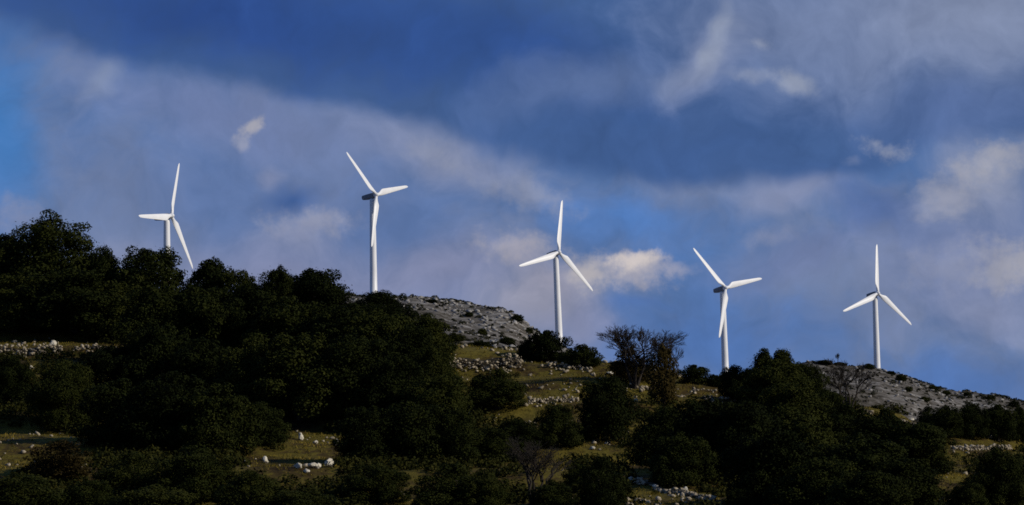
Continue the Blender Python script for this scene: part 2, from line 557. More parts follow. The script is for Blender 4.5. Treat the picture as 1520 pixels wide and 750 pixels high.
def tube(pts, radii, n=4):
    pts = [np.asarray(q, float) for q in pts]
    rings = []
    for k, q in enumerate(pts):
        d = pts[min(k + 1, len(pts) - 1)] - pts[max(k - 1, 0)]
        d = d / (np.linalg.norm(d) + 1e-9)
        ref = np.array([0, 0, 1.0]) if abs(d[2]) < 0.9 else np.array([1.0, 0, 0])
        s = np.cross(d, ref); s /= np.linalg.norm(s); t = np.cross(d, s)
        a = np.linspace(0, 2 * np.pi, n, endpoint=False)
        rings.append(q + radii[k] * (np.cos(a)[:, None] * s + np.sin(a)[:, None] * t))
    V = np.concatenate(rings); fs = []
    for k in range(len(rings) - 1):
        a = np.arange(n) + k * n; b = np.roll(np.arange(n), -1) + k * n
        fs.append(np.stack([a, b, b + n, a + n], -1))
    return V, np.concatenate(fs)


def bare_meshes(seed, stems, spread, depth, thick=1.0):
    """trunk mesh and branch mesh of a leafless tree, height about 1"""
    rg = random.Random(seed)
    TV, TF, BV, BF = [], [], [], []
    to = [0]; bo = [0]

    def add(lst_v, lst_f, o, pts, rad, n):
        v, f = tube(pts, rad, n); lst_v.append(v); lst_f.append(f + o[0]); o[0] += len(v)

    def grow(p0, d, length, r, dep):
        p0 = np.array(p0); d = np.array(d) / np.linalg.norm(d)
        mid = p0 + d * length * 0.5 + np.array([rg.gauss(0, .035), rg.gauss(0, .035), rg.gauss(0, .015)]) * length * 2
        p1 = p0 + d * length
        add(BV, BF, bo, [p0, mid, p1], [r, r * 0.8, r * 0.6], 4 if dep > 2 else 3)
        if dep == 0: return
        for q in range(rg.choice((2, 3, 3, 4)) if dep > 1 else 3):
            nd = d + np.array([rg.gauss(0, .42), rg.gauss(0, .42), rg.gauss(0.10, .25)]) * spread
            st = p0 + (p1 - p0) * rg.uniform(0.45, 1.0) if q else p1
            grow(st, nd, length * rg.uniform(.58, .82), max(r * 0.62, 0.0016 * thick), dep - 1)

    for k in range(stems):
        th = 6.28 * k / stems + rg.uniform(-.4, .4)
        lean = rg.uniform(.15, .45) * spread
        d = np.array([math.cos(th) * lean, math.sin(th) * lean, 1.0]); d /= np.linalg.norm(d)
        b = np.array([math.cos(th), math.sin(th), 0]) * 0.02
        p1 = b + d * 0.22
        add(TV, TF, to, [b, b + d * .1, p1], [0.020 * thick, 0.016 * thick, 0.013 * thick], 6)
        grow(p1, d + np.array([rg.gauss(0, .15), rg.gauss(0, .15), 0.1]), 0.27, 0.0125 * thick, depth)
    BVc = np.concatenate(BV); TVc = np.concatenate(TV)
    zs = np.percentile(BVc[:, 2], 99.8); xs = np.percentile(np.abs(BVc[:, 0]), 99.3) * 2
    s = np.array([1 / xs, 1 / xs, 1 / zs])
    return (mesh_np('trunk', TVc * s, np.concatenate(TF), M_BARK, True), mesh_np('branches', BVc * s, np.concatenate(BF), M_TWIG, True))


OAKS = [crown_mesh('crown', 100 + k, M_OAK, 0.028, 25000, 'oak') for k in range(7)]
OAKS_FINE = [crown_mesh('crown', 150 + k, M_OAK, 0.022, 40000, 'oak') for k in range(3)]
SPIRES = [crown_mesh('crown', 200 + k, M_OAK, 0.036, 12000, 'spire') for k in range(4)]
BUSHES = [crown_mesh('foliage', 300 + k, M_BUSH, 0.028, 22000, 'bush') for k in range(5)]
SMALLB = [crown_mesh('foliage', 400 + k, M_BUSH, 0.046, 8500, 'bush') for k in range(4)]
BROWNS = [crown_mesh('foliage', 500 + k, M_OLIVE, 0.045, 6000, 'bush') for k in range(2)]
TRUNKS = [trunk_mesh('trunk', 5 + k) for k in range(3)]
BARES = [bare_meshes(22, 5, 0.95, 5, 1.3), bare_meshes(21, 6, 0.85, 6, 1.15), bare_meshes(23, 6, 0.85, 6, 1.1)]
CYCLE = {}


def pick(lst, key):
    k = CYCLE.get(key, 0); CYCLE[key] = k + 1
    return lst[k % len(lst)]


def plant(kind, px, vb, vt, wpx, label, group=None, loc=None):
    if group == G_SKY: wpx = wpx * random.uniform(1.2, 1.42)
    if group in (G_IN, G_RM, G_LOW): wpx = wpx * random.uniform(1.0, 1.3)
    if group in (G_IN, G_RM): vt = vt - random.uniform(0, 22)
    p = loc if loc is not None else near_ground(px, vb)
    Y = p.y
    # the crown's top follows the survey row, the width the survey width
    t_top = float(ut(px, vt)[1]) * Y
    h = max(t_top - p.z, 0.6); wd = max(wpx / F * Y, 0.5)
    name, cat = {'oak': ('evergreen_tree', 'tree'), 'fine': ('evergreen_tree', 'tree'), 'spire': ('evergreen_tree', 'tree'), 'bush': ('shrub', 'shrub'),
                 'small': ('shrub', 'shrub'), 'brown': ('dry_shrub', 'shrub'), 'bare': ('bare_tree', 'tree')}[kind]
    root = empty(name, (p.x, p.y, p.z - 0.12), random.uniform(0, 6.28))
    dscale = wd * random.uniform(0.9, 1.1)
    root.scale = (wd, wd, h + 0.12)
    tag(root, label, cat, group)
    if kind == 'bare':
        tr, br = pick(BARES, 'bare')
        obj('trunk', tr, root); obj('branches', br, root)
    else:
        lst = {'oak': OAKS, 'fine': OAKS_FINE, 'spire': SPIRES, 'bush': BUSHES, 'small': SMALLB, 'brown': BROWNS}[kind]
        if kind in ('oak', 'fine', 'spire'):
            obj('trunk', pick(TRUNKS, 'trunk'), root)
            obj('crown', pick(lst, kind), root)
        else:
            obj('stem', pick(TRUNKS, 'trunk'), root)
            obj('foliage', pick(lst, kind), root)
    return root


G_SKY = 'evergreen trees along the thicket skyline'
G_IN = 'merged dark trees inside the big thicket'
L_IN = 'dark evergreen tree lost inside the big thicket, its crown merging with the crowns around it'
G_LOW = 'merged dark shrubs of the lower slope'
L_LOW = 'dark shrub merging with others along the bottom of the slope below the thicket'
G_RM = 'merged dark trees below the clumped skyline trees'
L_RM = 'dark bushy tree merging with its neighbours below the clumped trees beside the scrubby hill'
G_ROW = 'shrubs in the row under the scrubby hill'
PLANTS = [
    # skyline of the thicket, from the big dome down to the grassy slope
    ('fine', 78, 480, 322, 150, 'largest evergreen tree of the thicket, a tall dome with a pointed tuft on top', G_SKY),
    ('oak', 2, 480, 350, 66, 'dark evergreen tree cut by the photo edge beside the largest dome tree', G_SKY),
    ('oak', 154, 484, 369, 52, 'thin evergreen tree with a ragged tip on the slope of the largest dome tree', G_SKY),
    ('oak', 128, 478, 384, 70, 'evergreen tree on the flank of the largest dome tree, below the thin ragged one', G_SKY),
    ('oak', 218, 486, 369, 106, 'round evergreen tree directly in front of the half hidden turbine tower', G_SKY),
    ('spire', 310, 486, 386, 66, 'narrow evergreen tree with a tall double tip where the dipping blade meets the trees', G_SKY),
    ('oak', 352, 490, 403, 52, 'short pointed evergreen between the double-tipped tree and the pair of flat-topped trees', G_SKY),
    ('oak', 282, 488, 424, 60, 'low evergreen in the skyline gap just under the tip of the dipping turbine blade', G_SKY),
    ('oak', 411, 496, 399, 62, 'flat-topped evergreen tree, the one of the skyline pair nearer the half hidden turbine', G_SKY),
    ('oak', 468, 502, 401, 74, 'flat-topped evergreen tree, the one of the skyline pair nearer the tallest turbine', G_SKY),
    ('fine', 562, 514, 434, 88, 'evergreen tree hiding the foot of the tallest turbine', G_SKY),
    ('oak', 520, 508, 452, 60, 'low evergreen in the dip between the flat-topped pair and the tallest turbine', G_SKY),
    ('oak', 628, 545, 467, 66, 'last evergreen tree of the thicket skyline, standing against the pale rocky hill', G_SKY),
    # behind the upper stone wall at the photo edge
    ('oak', 22, 494, 412, 90, 'evergreen tree just behind the rubble wall under the largest dome tree', G_SKY),
    ('oak', 112, 496, 402, 120, 'broad evergreen tree just above the end of the rubble wall under the largest dome tree', G_SKY),
    ('oak', 172, 505, 420, 100, 'evergreen tree standing above the single white boulder in the thicket', G_SKY),
    # interior
    ('oak', 236, 536, 432, 110, L_IN, G_IN), ('oak', 300, 542, 444, 104, L_IN, G_IN), ('oak', 362, 548, 440, 112, L_IN, G_IN),
    ('oak', 430, 552, 448, 112, L_IN, G_IN), ('oak', 500, 556, 462, 110, L_IN, G_IN), ('oak', 562, 566, 478, 104, L_IN, G_IN),
    ('oak', 612, 588, 506, 96, L_IN, G_IN), ('oak', 236, 600, 500, 112, L_IN, G_IN), ('oak', 168, 592, 516, 100, L_IN, G_IN),
    ('oak', 306, 610, 510, 120, L_IN, G_IN), ('oak', 380, 618, 512, 112, L_IN, G_IN), ('oak', 450, 624, 518, 120, L_IN, G_IN),
    ('oak', 524, 622, 520, 118, L_IN, G_IN), ('oak', 590, 634, 534, 108, L_IN, G_IN),
    ('oak', 644, 604, 520, 60, 'evergreen tree at the thicket edge beside the tumbled upper stone wall', G_IN),
    ('oak', 652, 652, 572, 92, 'evergreen tree at the thicket edge beside the flat white stone on the grass', G_IN),
    ('bush', 180, 662, 578, 110, L_IN, G_IN), ('oak', 250, 668, 572, 110, L_IN, G_IN), ('oak', 322, 678, 582, 108, L_IN, G_IN),
    ('bush', 388, 660, 598, 80, 'dark shrub above the stony gap, on the side of the half hidden turbine'),
    ('oak', 545, 692, 606, 96, 'dark evergreen standing beside the stony gap, shading the last boulder'),
    ('oak', 610, 692, 600, 110, L_IN, G_IN), ('oak', 674, 692, 618, 96, L_IN, G_IN), ('bush', 728, 688, 634, 84, L_LOW, G_LOW),
    # left edge
    ('bush', 14, 606, 530, 78, 'dark round shrub cut by the photo edge, just under the rubble wall'),
    ('fine', 96, 642, 536, 108, 'big dark round shrub-like tree under the rubble wall, above the dry brown bush'),
    ('brown', 88, 712, 655, 100, 'dry brown bush in the grassy strip at the foot of the big round tree'),
    ('bush', 200, 742, 672, 116, 'dark round shrub beside the dry brown bush on the lower slope'),
    ('bush', 290, 746, 664, 118, L_LOW, G_LOW), ('bush', 372, 768, 700, 84, L_LOW, G_LOW), ('bush', 446, 775, 728, 100, L_LOW, G_LOW),
    ('bush', 560, 748, 690, 90, L_LOW, G_LOW), ('bush', 668, 762, 690, 108, L_LOW, G_LOW), ('bush', 722, 770, 700, 70, L_LOW, G_LOW),
    ('bush', 30, 768, 706, 110, L_LOW, G_LOW), ('bush', 132, 770, 712, 90, L_LOW, G_LOW), ('bush', 230, 778, 722, 100, L_LOW, G_LOW),
    # the open slope
    ('bush', 738, 606, 549, 94, 'dark low shrub on the grass below the upper tumbled stone wall'),
    ('bush', 716, 602, 556, 50, 'small shrub leaning against the low shrub below the upper tumbled wall'),
    ('bush', 900, 656, 560, 92, 'dark column-shaped tree or tall shrub in the middle of the open grassy slope'),
    ('bush', 827, 664, 600, 76, 'dark round shrub between the low terrace wall and the twiggy leafless bush'),
    ('bush', 770, 668, 622, 70, 'dark shrub on the thicket side of the round shrub below the terrace wall'),
    ('bare', 792, 750, 648, 96, 'twiggy leafless bush on the lower slope below the round dark shrubs'),
    ('small', 858, 730, 690, 44, 'small loose shrub between the twiggy leafless bush and the spiky green one'),
    ('bush', 890, 762, 680, 84, 'spiky dark green shrub beside the path-side stones on the lower slope'),
    ('bush', 822, 772, 714, 70, L_LOW, G_LOW),
    ('bush', 985, 692, 606, 100, 'dark shrub at the tall column tree end of the broad bush belt'),
    ('oak', 1048, 704, 592, 124, 'broadest dark bush of the belt above the rubble bank'),
    ('oak', 1110, 716, 598, 110, 'dark bush of the belt just under the stones of the lowest terrace wall'),
    ('bush', 1010, 722, 646, 100, 'dark bush directly above the rubble bank'),
    # skyline over the slope
    ('small', 812, 538, 491, 66, 'evergreen shrub hiding the foot of the turbine beside the pale rocky hill'),
    ('small', 782, 532, 505, 34, 'small bush on the thicket side of the shrub under the turbine by the rocky hill'),
    ('small', 865, 544, 512, 56, 'low round evergreen shrub between the turbine foot shrub and the bare trees'),
    ('small', 842, 540, 522, 30, 'tiny scrubby bush between two evergreen shrubs on the grassy skyline'),
    ('bare', 942, 576, 484, 108, 'leafless twiggy tree on the grassy skyline between two turbines'),
    ('bare', 985, 590, 500, 66, 'leafless brownish tree, the slimmer one beside the wide twiggy skyline tree'),
    ('brown', 985, 600, 512, 48, 'brownish dense bush growing into the slimmer leafless skyline tree'),
    ('brown', 935, 568, 518, 60, 'thin brown bush at the foot of the wide twiggy skyline tree'),
    ('small', 1030, 570, 542, 54, 'low dark shrub on the skyline between the leafless trees and the hanging-blade turbine'),
    ('small', 1060, 574, 556, 26, 'tiny shrub on the skyline touching the hanging-blade turbine tower'),
    # clumped trees near the scrubby hill
    ('spire', 1086, 594, 543, 52, 'small evergreen tree at the foot of the hanging-blade turbine', ),
    ('spire', 1132, 606, 519, 52, 'tall evergreen tree with the highest tip of the clumped trees'),
    ('spire', 1163, 610, 520, 56, 'tall evergreen tree, second tip of the clumped trees beside the highest one'),
    ('oak', 1112, 602, 548, 56, 'round evergreen between the turbine foot tree and the highest clumped tree'),
    ('oak', 1152, 622, 534, 110, 'broad dark tree filling the space under the two tallest clumped tips'),
    ('oak', 1196, 616, 540, 66, 'evergreen tree sloping down toward the bare fan-shaped tree'),
    ('bush', 1226, 626, 578, 54, 'low dark shrub at the foot of the bare fan-shaped tree'),
    ('bare', 1258, 614, 534, 66, 'bare fan-shaped tree standing against the scrubby stone hill'),
    ('oak', 1180, 664, 576, 112, L_RM, G_RM), ('oak', 1252, 668, 604, 108, L_RM, G_RM), ('oak', 1312, 696, 630, 110, L_RM, G_RM),
    ('oak', 1364, 704, 640, 84, L_RM, G_RM), ('oak', 1200, 722, 628, 122, L_RM, G_RM), ('oak', 1282, 744, 650, 120, L_RM, G_RM),
    ('oak', 1148, 748, 648, 112, L_RM, G_RM), ('oak', 1346, 766, 684, 90, L_RM, G_RM), ('oak', 1100, 764, 744, 60, L_RM, G_RM),
    ('oak', 1222, 776, 700, 112, L_RM, G_RM), ('oak', 1290, 780, 712, 100, L_RM, G_RM),
    ('small', 1315, 646, 606, 44, 'single round shrub between two stone heaps under the scrubby hill'),
    ('bush', 1376, 640, 604, 40, 'first shrub of the row, next to the lower stone heap', G_ROW),
    ('oak', 1404, 650, 603, 56, 'second shrub of the row counted from the lower stone heap', G_ROW),
    ('bush', 1442, 652, 598, 56, 'tallest shrub of the row under the scrubby hill, loose topped', G_ROW),
    ('oak', 1482, 655, 601, 58, 'wide dark shrub of the row just above the far end of the lowest stone wall', G_ROW),
    ('bush', 1514, 656, 605, 44, 'shrub of the row cut by the photo edge', G_ROW),
    ('fine', 1484, 760, 664, 100, 'large dark tree in the bottom corner below the lowest stone wall'),
    ('bush', 1440, 770, 716, 60, 'dark shrub at the foot of the large corner tree'),
]
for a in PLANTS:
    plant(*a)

# shrubs one can tell apart on the far hills
G_HILL = 'dark shrubs dotted over the far hills'
HILL = [(1224, 541, 34, 7, 'flat dark shrub patch on the very top of the scrubby hill'), (1247, 543, 22, 6, 'low dark shrub beside the flat patch on the scrubby hill top'),
        (1290, 548, 20, 9, 'dark shrub at the foot of the upright-bladed turbine'), (1322, 556, 18, 6, 'thin dark shrub just downhill of the upright-bladed turbine'),
        (1337, 566, 20, 12, 'darkest round shrub on the descending skyline of the scrubby hill'), (1385, 580, 20, 8, 'dark shrub halfway down the scrubby hill skyline'),
        (1405, 586, 16, 7, 'smaller dark shrub next to the halfway skyline shrub'), (1436, 588, 12, 7, 'small upright shrub on the lower scrubby hill skyline'),
        (1470, 593, 16, 7, 'lone shrub on the lowest part of the scrubby hill skyline'), (1505, 604, 20, 11, 'rounded shrub where the scrubby hill meets the photo edge'),
        (1372, 596, 18, 8, 'dark shrub on the open face of the scrubby hill'), (1348, 582, 14, 8, 'small dark shrub on the open face under the darkest round shrub'),
        (675, 508, 30, 14, 'dark shrub at the bottom of the pale rocky hill near the thicket edge'), (712, 518, 46, 12, 'green spreading shrub at the foot of the pale rocky hill'),
        (696, 470, 16, 7, 'small dark shrub high on the pale rocky hill'), (716, 497, 18, 10, 'dark shrub in the middle of the pale rocky hill'),
        (768, 478, 18, 12, 'dark shrub on the steep end of the pale rocky hill'), (640, 450, 26, 6, 'flat dark shrub on the brow of the pale rocky hill'),
        (752, 512, 30, 12, 'low dark shrub at the foot of the steep end of the rocky hill'), (785, 495, 18, 9, 'small shrub lower on the steep end of the rocky hill')]
for (px, v, w_, h_, lab) in HILL:
    p = far_ground(px, v)
    k = p.y / F
    t = obj('shrub', pick(SMALLB, 'hill'))
    t.location = (p.x, p.y, p.z - 0.15); t.rotation_euler = (0, 0, random.uniform(0, 6.28))
    t.scale = (w_ * k, w_ * k, h_ * k * 0.85 + 0.2)
    tag(t, lab, 'shrub', G_HILL)
p = far_ground(1244, 538)
t = empty('bare_tree', (p.x, p.y, p.z - 0.1), 0.4); t.scale = (1.6, 1.6, 17 * p.y / F)
tag(t, 'tiny lone sapling sticking up from the top of the scrubby hill', 'tree')
obj('trunk', BARES[1][0], t); obj('branches', BARES[1][1], t)

# ------------------------------------------------------------------ stones
ico_v = None
g = (1 + 5 ** 0.5) / 2
ico_v = unit(np.array([(-1, g, 0), (1, g, 0), (-1, -g, 0), (1, -g, 0), (0, -1, g), (0, 1, g), (0, -1, -g), (0, 1, -g), (g, 0, -1), (g, 0, 1), (-g, 0, -1), (-g, 0, 1)], float))
ico_f = np.array([(0, 11, 5), (0, 5, 1), (0, 1, 7), (0, 7, 10), (0, 10, 11), (1, 5, 9), (5, 11, 4), (11, 10, 2), (10, 7, 6), (7, 1, 8),
                  (3, 9, 4), (3, 4, 2), (3, 2, 6), (3, 6, 8), (3, 8, 9), (4, 9, 5), (2, 4, 11), (6, 2, 10), (8, 6, 7), (9, 8, 1)])


def stones_mesh(name, P_, S_, mat, rg, core=None):
    """many angular stones: centres P_ (n,3), half sizes S_ (n,3)"""
    n = len(P_)
    v = ico_v[None] * (0.6 + 0.65 * rg.random((n, 12, 1)))
    v = v * S_[:, None, :]
    th = rg.random(n) * 6.28; ti = rg.normal(size=n) * 0.35
    c, s = np.cos(ti), np.sin(ti)
    x, z = v[..., 0] * c[:, None] - v[..., 2] * s[:, None], v[..., 0] * s[:, None] + v[..., 2] * c[:, None]
    c, s = np.cos(th), np.sin(th)
    X, Yv = x * c[:, None] - v[..., 1] * s[:, None], x * s[:, None] + v[..., 1] * c[:, None]
    V = np.stack([X, Yv, z], -1) + P_[:, None, :]
    Fc = (ico_f[None] + (np.arange(n) * 12)[:, None, None]).reshape(-1, 3)
    V = V.reshape(-1, 3)
    if core is None:
        return mesh_np(name, V, Fc, mat)
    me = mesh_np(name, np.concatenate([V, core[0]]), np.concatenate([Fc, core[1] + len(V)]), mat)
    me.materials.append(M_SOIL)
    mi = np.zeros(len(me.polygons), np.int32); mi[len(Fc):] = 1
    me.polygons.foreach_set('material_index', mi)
    return me


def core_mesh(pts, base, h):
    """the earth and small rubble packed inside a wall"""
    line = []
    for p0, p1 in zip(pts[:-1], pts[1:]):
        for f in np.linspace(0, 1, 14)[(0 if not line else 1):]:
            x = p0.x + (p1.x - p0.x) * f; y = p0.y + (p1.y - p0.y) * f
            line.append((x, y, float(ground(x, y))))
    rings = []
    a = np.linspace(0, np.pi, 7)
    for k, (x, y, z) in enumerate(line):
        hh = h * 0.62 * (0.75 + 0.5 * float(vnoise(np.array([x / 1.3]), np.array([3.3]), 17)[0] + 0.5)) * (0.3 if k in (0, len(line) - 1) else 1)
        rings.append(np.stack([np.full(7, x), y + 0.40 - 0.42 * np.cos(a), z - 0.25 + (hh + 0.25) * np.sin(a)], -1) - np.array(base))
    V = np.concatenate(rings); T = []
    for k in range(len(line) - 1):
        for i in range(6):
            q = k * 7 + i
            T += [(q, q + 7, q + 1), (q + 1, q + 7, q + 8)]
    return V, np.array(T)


def stone_wall(line, hpx, label, ragged=0.5, cat='stone wall', name='dry_stone_wall', mat=None):
    """a tumbled dry stone wall along surveyed points on the slope"""
    pts = [near_ground(a, b) for a, b in line]
    Ym = sum(q.y for q in pts) / len(pts)
    h = hpx / F * Ym
    base = pts[len(pts) // 2].copy()
    P_, S_ = [], []
    rg = np.random.default_rng(int(line[0][0] * 7 + line[0][1]))
    for p0, p1 in zip(pts[:-1], pts[1:]):
        L = (p1 - p0).length
        nn = int(L * h / (0.30 * 0.22) * 2.1) + 4
        f = rg.random(nn); zz = rg.random(nn)
        lim = 1 - ragged * np.abs(vnoise(np.array(p0.x + (p1.x - p0.x) * f) / 1.7, f * 0, 8)) * 2
        zz = zz * np.clip(lim, 0.25, 1)
        x = p0.x + (p1.x - p0.x) * f; y = p0.y + (p1.y - p0.y) * f
        y = y + rg.normal(size=nn) * (0.12 + 0.35 * (1 - zz)) - (1 - zz) * 0.35
        gz = ground(x, y)
        z = gz + zz * h
        s = 0.055 + 0.14 * rg.random(nn) ** 2.0
        P_.append(np.stack([x, y, z], -1)); S_.append(np.stack([s * 1.35, s, s * 0.75], -1))
    P_ = np.concatenate(P_) - np.array(base)
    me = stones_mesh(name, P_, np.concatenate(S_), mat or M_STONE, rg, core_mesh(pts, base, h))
    o = obj(name, me); o.location = base
    return tag(o, label, cat, kind='thing')


stone_wall([(662, 549), (700, 547), (740, 546), (774, 545)], 20, 'tumbled grey stone wall at the top of the grass, under the pale rocky hill')
stone_wall([(803, 546), (840, 547), (880, 549)], 8, 'low broken stone wall below the evergreen shrubs on the grassy skyline')
stone_wall([(784, 600), (820, 598), (858, 596)], 10, 'dark terrace wall of small stones beside the column-shaped tree', 0.7)
stone_wall([(1040, 592), (1080, 597), (1124, 606)], 7, 'short line of pale stones under the hanging-blade turbine and clumped trees', 0.9)
stone_wall([(-20, 528), (40, 526), (92, 523)], 16, 'rubble wall under the largest dome tree, running off the photo edge')
stone_wall([(108, 521), (150, 521), (188, 523)], 6, 'low scattered wall end leading to the single white boulder in the thicket', 0.9)
stone_wall([(1412, 669), (1450, 668), (1500, 668)], 8, 'lowest stone wall, below the row of shrubs under the scrubby hill', 0.8)
stone_wall([(942, 716), (975, 724), (1010, 734), (1062, 744)], 9, 'rubble bank slanting down the lower slope under the bush belt', 0.9, 'rubble bank', 'rubble_bank')
stone_wall([(1338, 628), (1368, 633), (1400, 642)], 8, 'lower stone heap between the single round shrub and the shrub row', 0.8, 'stone heap', 'stone_heap')
stone_wall([(1266, 608), (1282, 610), (1298, 618)], 6, 'upper stone heap beside the foot of the bare fan-shaped tree', 0.8, 'stone heap', 'stone_heap')
stone_wall([(905, 578), (950, 577), (1000, 580)], 6, 'thin row of stones at the foot of the leafless skyline trees', 0.95)
stone_wall([(1000, 590), (1030, 583), (1062, 582)], 5, 'thin row of stones below the low dark skyline shrub', 0.95)


def boulder_mesh(seed):
    rg = np.random.default_rng(seed)
    V = ico_v; Fc = ico_f
    for it in range(2):                                  # subdivide, then facet and roughen
        E = {}; nv = list(V); nf = []
        def mid(a, b):
            k = (min(a, b), max(a, b))
            if k not in E:
                E[k] = len(nv); nv.append((nv[a] + nv[b]) / 2 / np.linalg.norm((nv[a] + nv[b]) / 2))
            return E[k]
        for a, b, c in Fc:
            ab, bc, ca = mid(a, b), mid(b, c), mid(c, a)
            nf += [(a, ab, ca), (b, bc, ab), (c, ca, bc), (ab, bc, ca)]
        V = np.array(nv); Fc = np.array(nf)
    for q in range(9):
        d = unit(rg.normal(size=(1, 3)))[0]; lim = 0.42 + 0.35 * rg.random()
        over = np.maximum(V @ d - lim, 0)
        V = V - over[:, None] * d * 0.9
    V = V * (0.84 + 0.30 * rg.random((len(V), 1)))
    return mesh_np('boulder', V * 0.5, Fc, M_PALE)


BOULD = [boulder_mesh(60 + k) for k in range(6)]
BOULDERS = [
    (443, 697, 13, 8, 'smooth low white boulder in the stony gap, the one at the half hidden turbine end'), (455, 702, 9, 6, 'small white boulder tucked between the two bigger ones in the stony gap'),
    (465, 696, 15, 11, 'broad cracked white boulder in the middle of the stony gap'), (473, 697, 9, 8, 'white rock leaning on the broad cracked boulder'),
    (488, 695, 14, 15, 'tall jagged white boulder in the stony gap'), (394, 688, 10, 11, 'lone white boulder between the stony gap and the dark shrubs'),
    (365, 690, 7, 6, 'small pale rock beside the lone white boulder'), (447, 654, 8, 11, 'upright white rock at the top of the stony gap'),
    (468, 660, 9, 7, 'arched pale rock in the upper line of the stony gap'), (500, 662, 9, 10, 'pale rock ending the upper line of the stony gap'),
    (519, 658, 6, 6, 'greyish rock in the shade just past the stony gap'), (187, 526, 10, 9, 'single white boulder in the thicket at the end of the low wall'),
    (46, 549, 8, 7, 'white rock just below the rubble wall under the largest dome tree'), (674, 566, 7, 6, 'upper white rock at the thicket edge below the tumbled wall'),
    (678, 571, 6, 5, 'lower white rock at the thicket edge below the tumbled wall'), (694, 617, 11, 5, 'flat white stone lying on the grass beside the thicket'),
    (789, 599, 12, 7, 'pale block at the end of the dark terrace wall'), (879, 669, 11, 5, 'long flat white rock at the foot of the column-shaped tree'),
    (899, 660, 7, 3, 'thin white slab in the shade under the column-shaped tree'), (938, 715, 11, 6, 'white rock above the top of the rubble bank'),
    (905, 557, 10, 7, 'pale rock at the foot of the wide twiggy skyline tree'), (972, 554, 10, 6, 'pale rock between the two leafless skyline trees'),
    (805, 729, 7, 5, 'small white rock under the twiggy leafless bush'), (825, 731, 7, 6, 'second small white rock under the twiggy leafless bush, nearer the spiky shrub'),
    (970, 570, 8, 8, 'rounded pale rock below the slimmer leafless tree'), (1119, 604, 9, 8, 'whitest stone at the end of the stone line under the clumped trees'),
    (974, 728, 11, 9, 'largest warm-coloured stone on the rubble bank'), (1018, 731, 8, 8, 'pale stone crowning the middle of the rubble bank'),
    (1353, 624, 7, 6, 'white stone on top of the lower stone heap'), (78, 516, 12, 10, 'largest pale stone in the rubble wall under the dome tree'),
    (634, 715, 5, 5, 'tiny white stone in the dark grass below the thicket'), (1011, 557, 10, 5, 'pale stone beside the low dark skyline shrub'),
]
for k, (px, v, w_, h_, lab) in enumerate(BOULDERS):
    p = near_ground(px, v)
    s = p.y / F
    o = obj('boulder', BOULD[k % 6])
    o.location = (p.x, p.y, p.z + h_ * s * 0.42)
    o.rotation_euler = (random.uniform(-.25, .25), random.uniform(-.25, .25), random.uniform(0, 6.28))
    o.scale = (w_ * s * 1.1, w_ * s * 1.1, h_ * s * 1.15)
    tag(o, lab, 'boulder', 'white boulders scattered on the slope')


def inside(px, v, polys):
    r = np.zeros(len(px), bool)
    for poly in polys:
        c = np.zeros(len(px), bool)
        n = len(poly)
        for i in range(n):
            x0, y0 = poly[i]; x1, y1 = poly[(i + 1) % n]
            cond = ((y0 > v) != (y1 > v)) & (px < (x1 - x0) * (v - y0) / (y1 - y0 + 1e-9) + x0)
            c ^= cond
        r |= c
    return r


OPEN = [[(-60, 470), (60, 497), (130, 508), (192, 515), (192, 528), (60, 530), (52, 560), (46, 604), (38, 560), (34, 532), (-60, 532)],
        [(-60, 640), (60, 642), (140, 652), (140, 690), (125, 712), (40, 704), (-60, 694)],
        [(428, 640), (512, 645), (512, 690), (500, 708), (430, 706), (360, 692), (360, 676), (425, 676)],
        [(655, 500), (780, 515), (900, 528), (1000, 545), (1075, 562), (1070, 590), (1130, 602), (1120, 624), (1080, 606), (1000, 600), (940, 600), (935, 640), (925, 655), (945, 692), (1070, 740), (1130, 760), (925, 760), (930, 700), (865, 684), (850, 662), (790, 640), (690, 615), (660, 570)],
        [(1400, 646), (1530, 652), (1530, 670), (1440, 682), (1436, 720), (1400, 770), (1378, 770), (1392, 690)],
        [(1262, 598), (1300, 606), (1340, 620), (1405, 634), (1400, 650), (1350, 646), (1300, 632), (1270, 618)],
        [(780, 670), (845, 668), (850, 750), (790, 765)],
        [(540, 712), (650, 705), (650, 770), (540, 770)]]


def scatter(n, rg, y0=135, y1=292, um=0.235):
    Y = np.sqrt(rg.random(n) * (y1 ** 2 - y0 ** 2) + y0 ** 2)
    x = (rg.random(n) * 2 - 1) * um * Y
    z = ground(x, Y)
    px, v = to_px(x, Y, z)
    return x, Y, z, px, v


# loose stones on the open slope
rg = np.random.default_rng(5)
x, y, z, px, v = scatter(110000, rg)
d = inside(px, v, OPEN)
dens = np.clip(vnoise(x / 6, y / 6, 31) + vnoise(x / 2.2, y / 2.2, 32) * 0.8 - 0.12, 0, 1) * 1.0
band = sum(np.exp(-((v - (a + b * (px - 760))) / 5.0) ** 2) * ((px > lo) & (px < hi)) for a, b, lo, hi in
           ((566, 0.05, 780, 1010), (598, 0.03, 930, 1130), (632, -0.1, 925, 960), (555, 0.0, 650, 730), (574, 0.03, 800, 900)))
k = d & (rg.random(len(x)) < dens * 0.26 + 0.34 * np.clip(band, 0, 1) * (dens > 0.02) + 0.006)
x, y, z = x[k], y[k], z[k]
s = 0.07 + 0.17 * rg.random(len(x)) ** 2.4
tag(obj('loose_stones', stones_mesh('loose_stones', np.stack([x, y, z + s * 0.55], -1), np.stack([s * 1.3, s, s * 0.75], -1), M_STONE, rg)),
    'small pale limestone pieces strewn over the open grass', 'stones', kind='stuff')

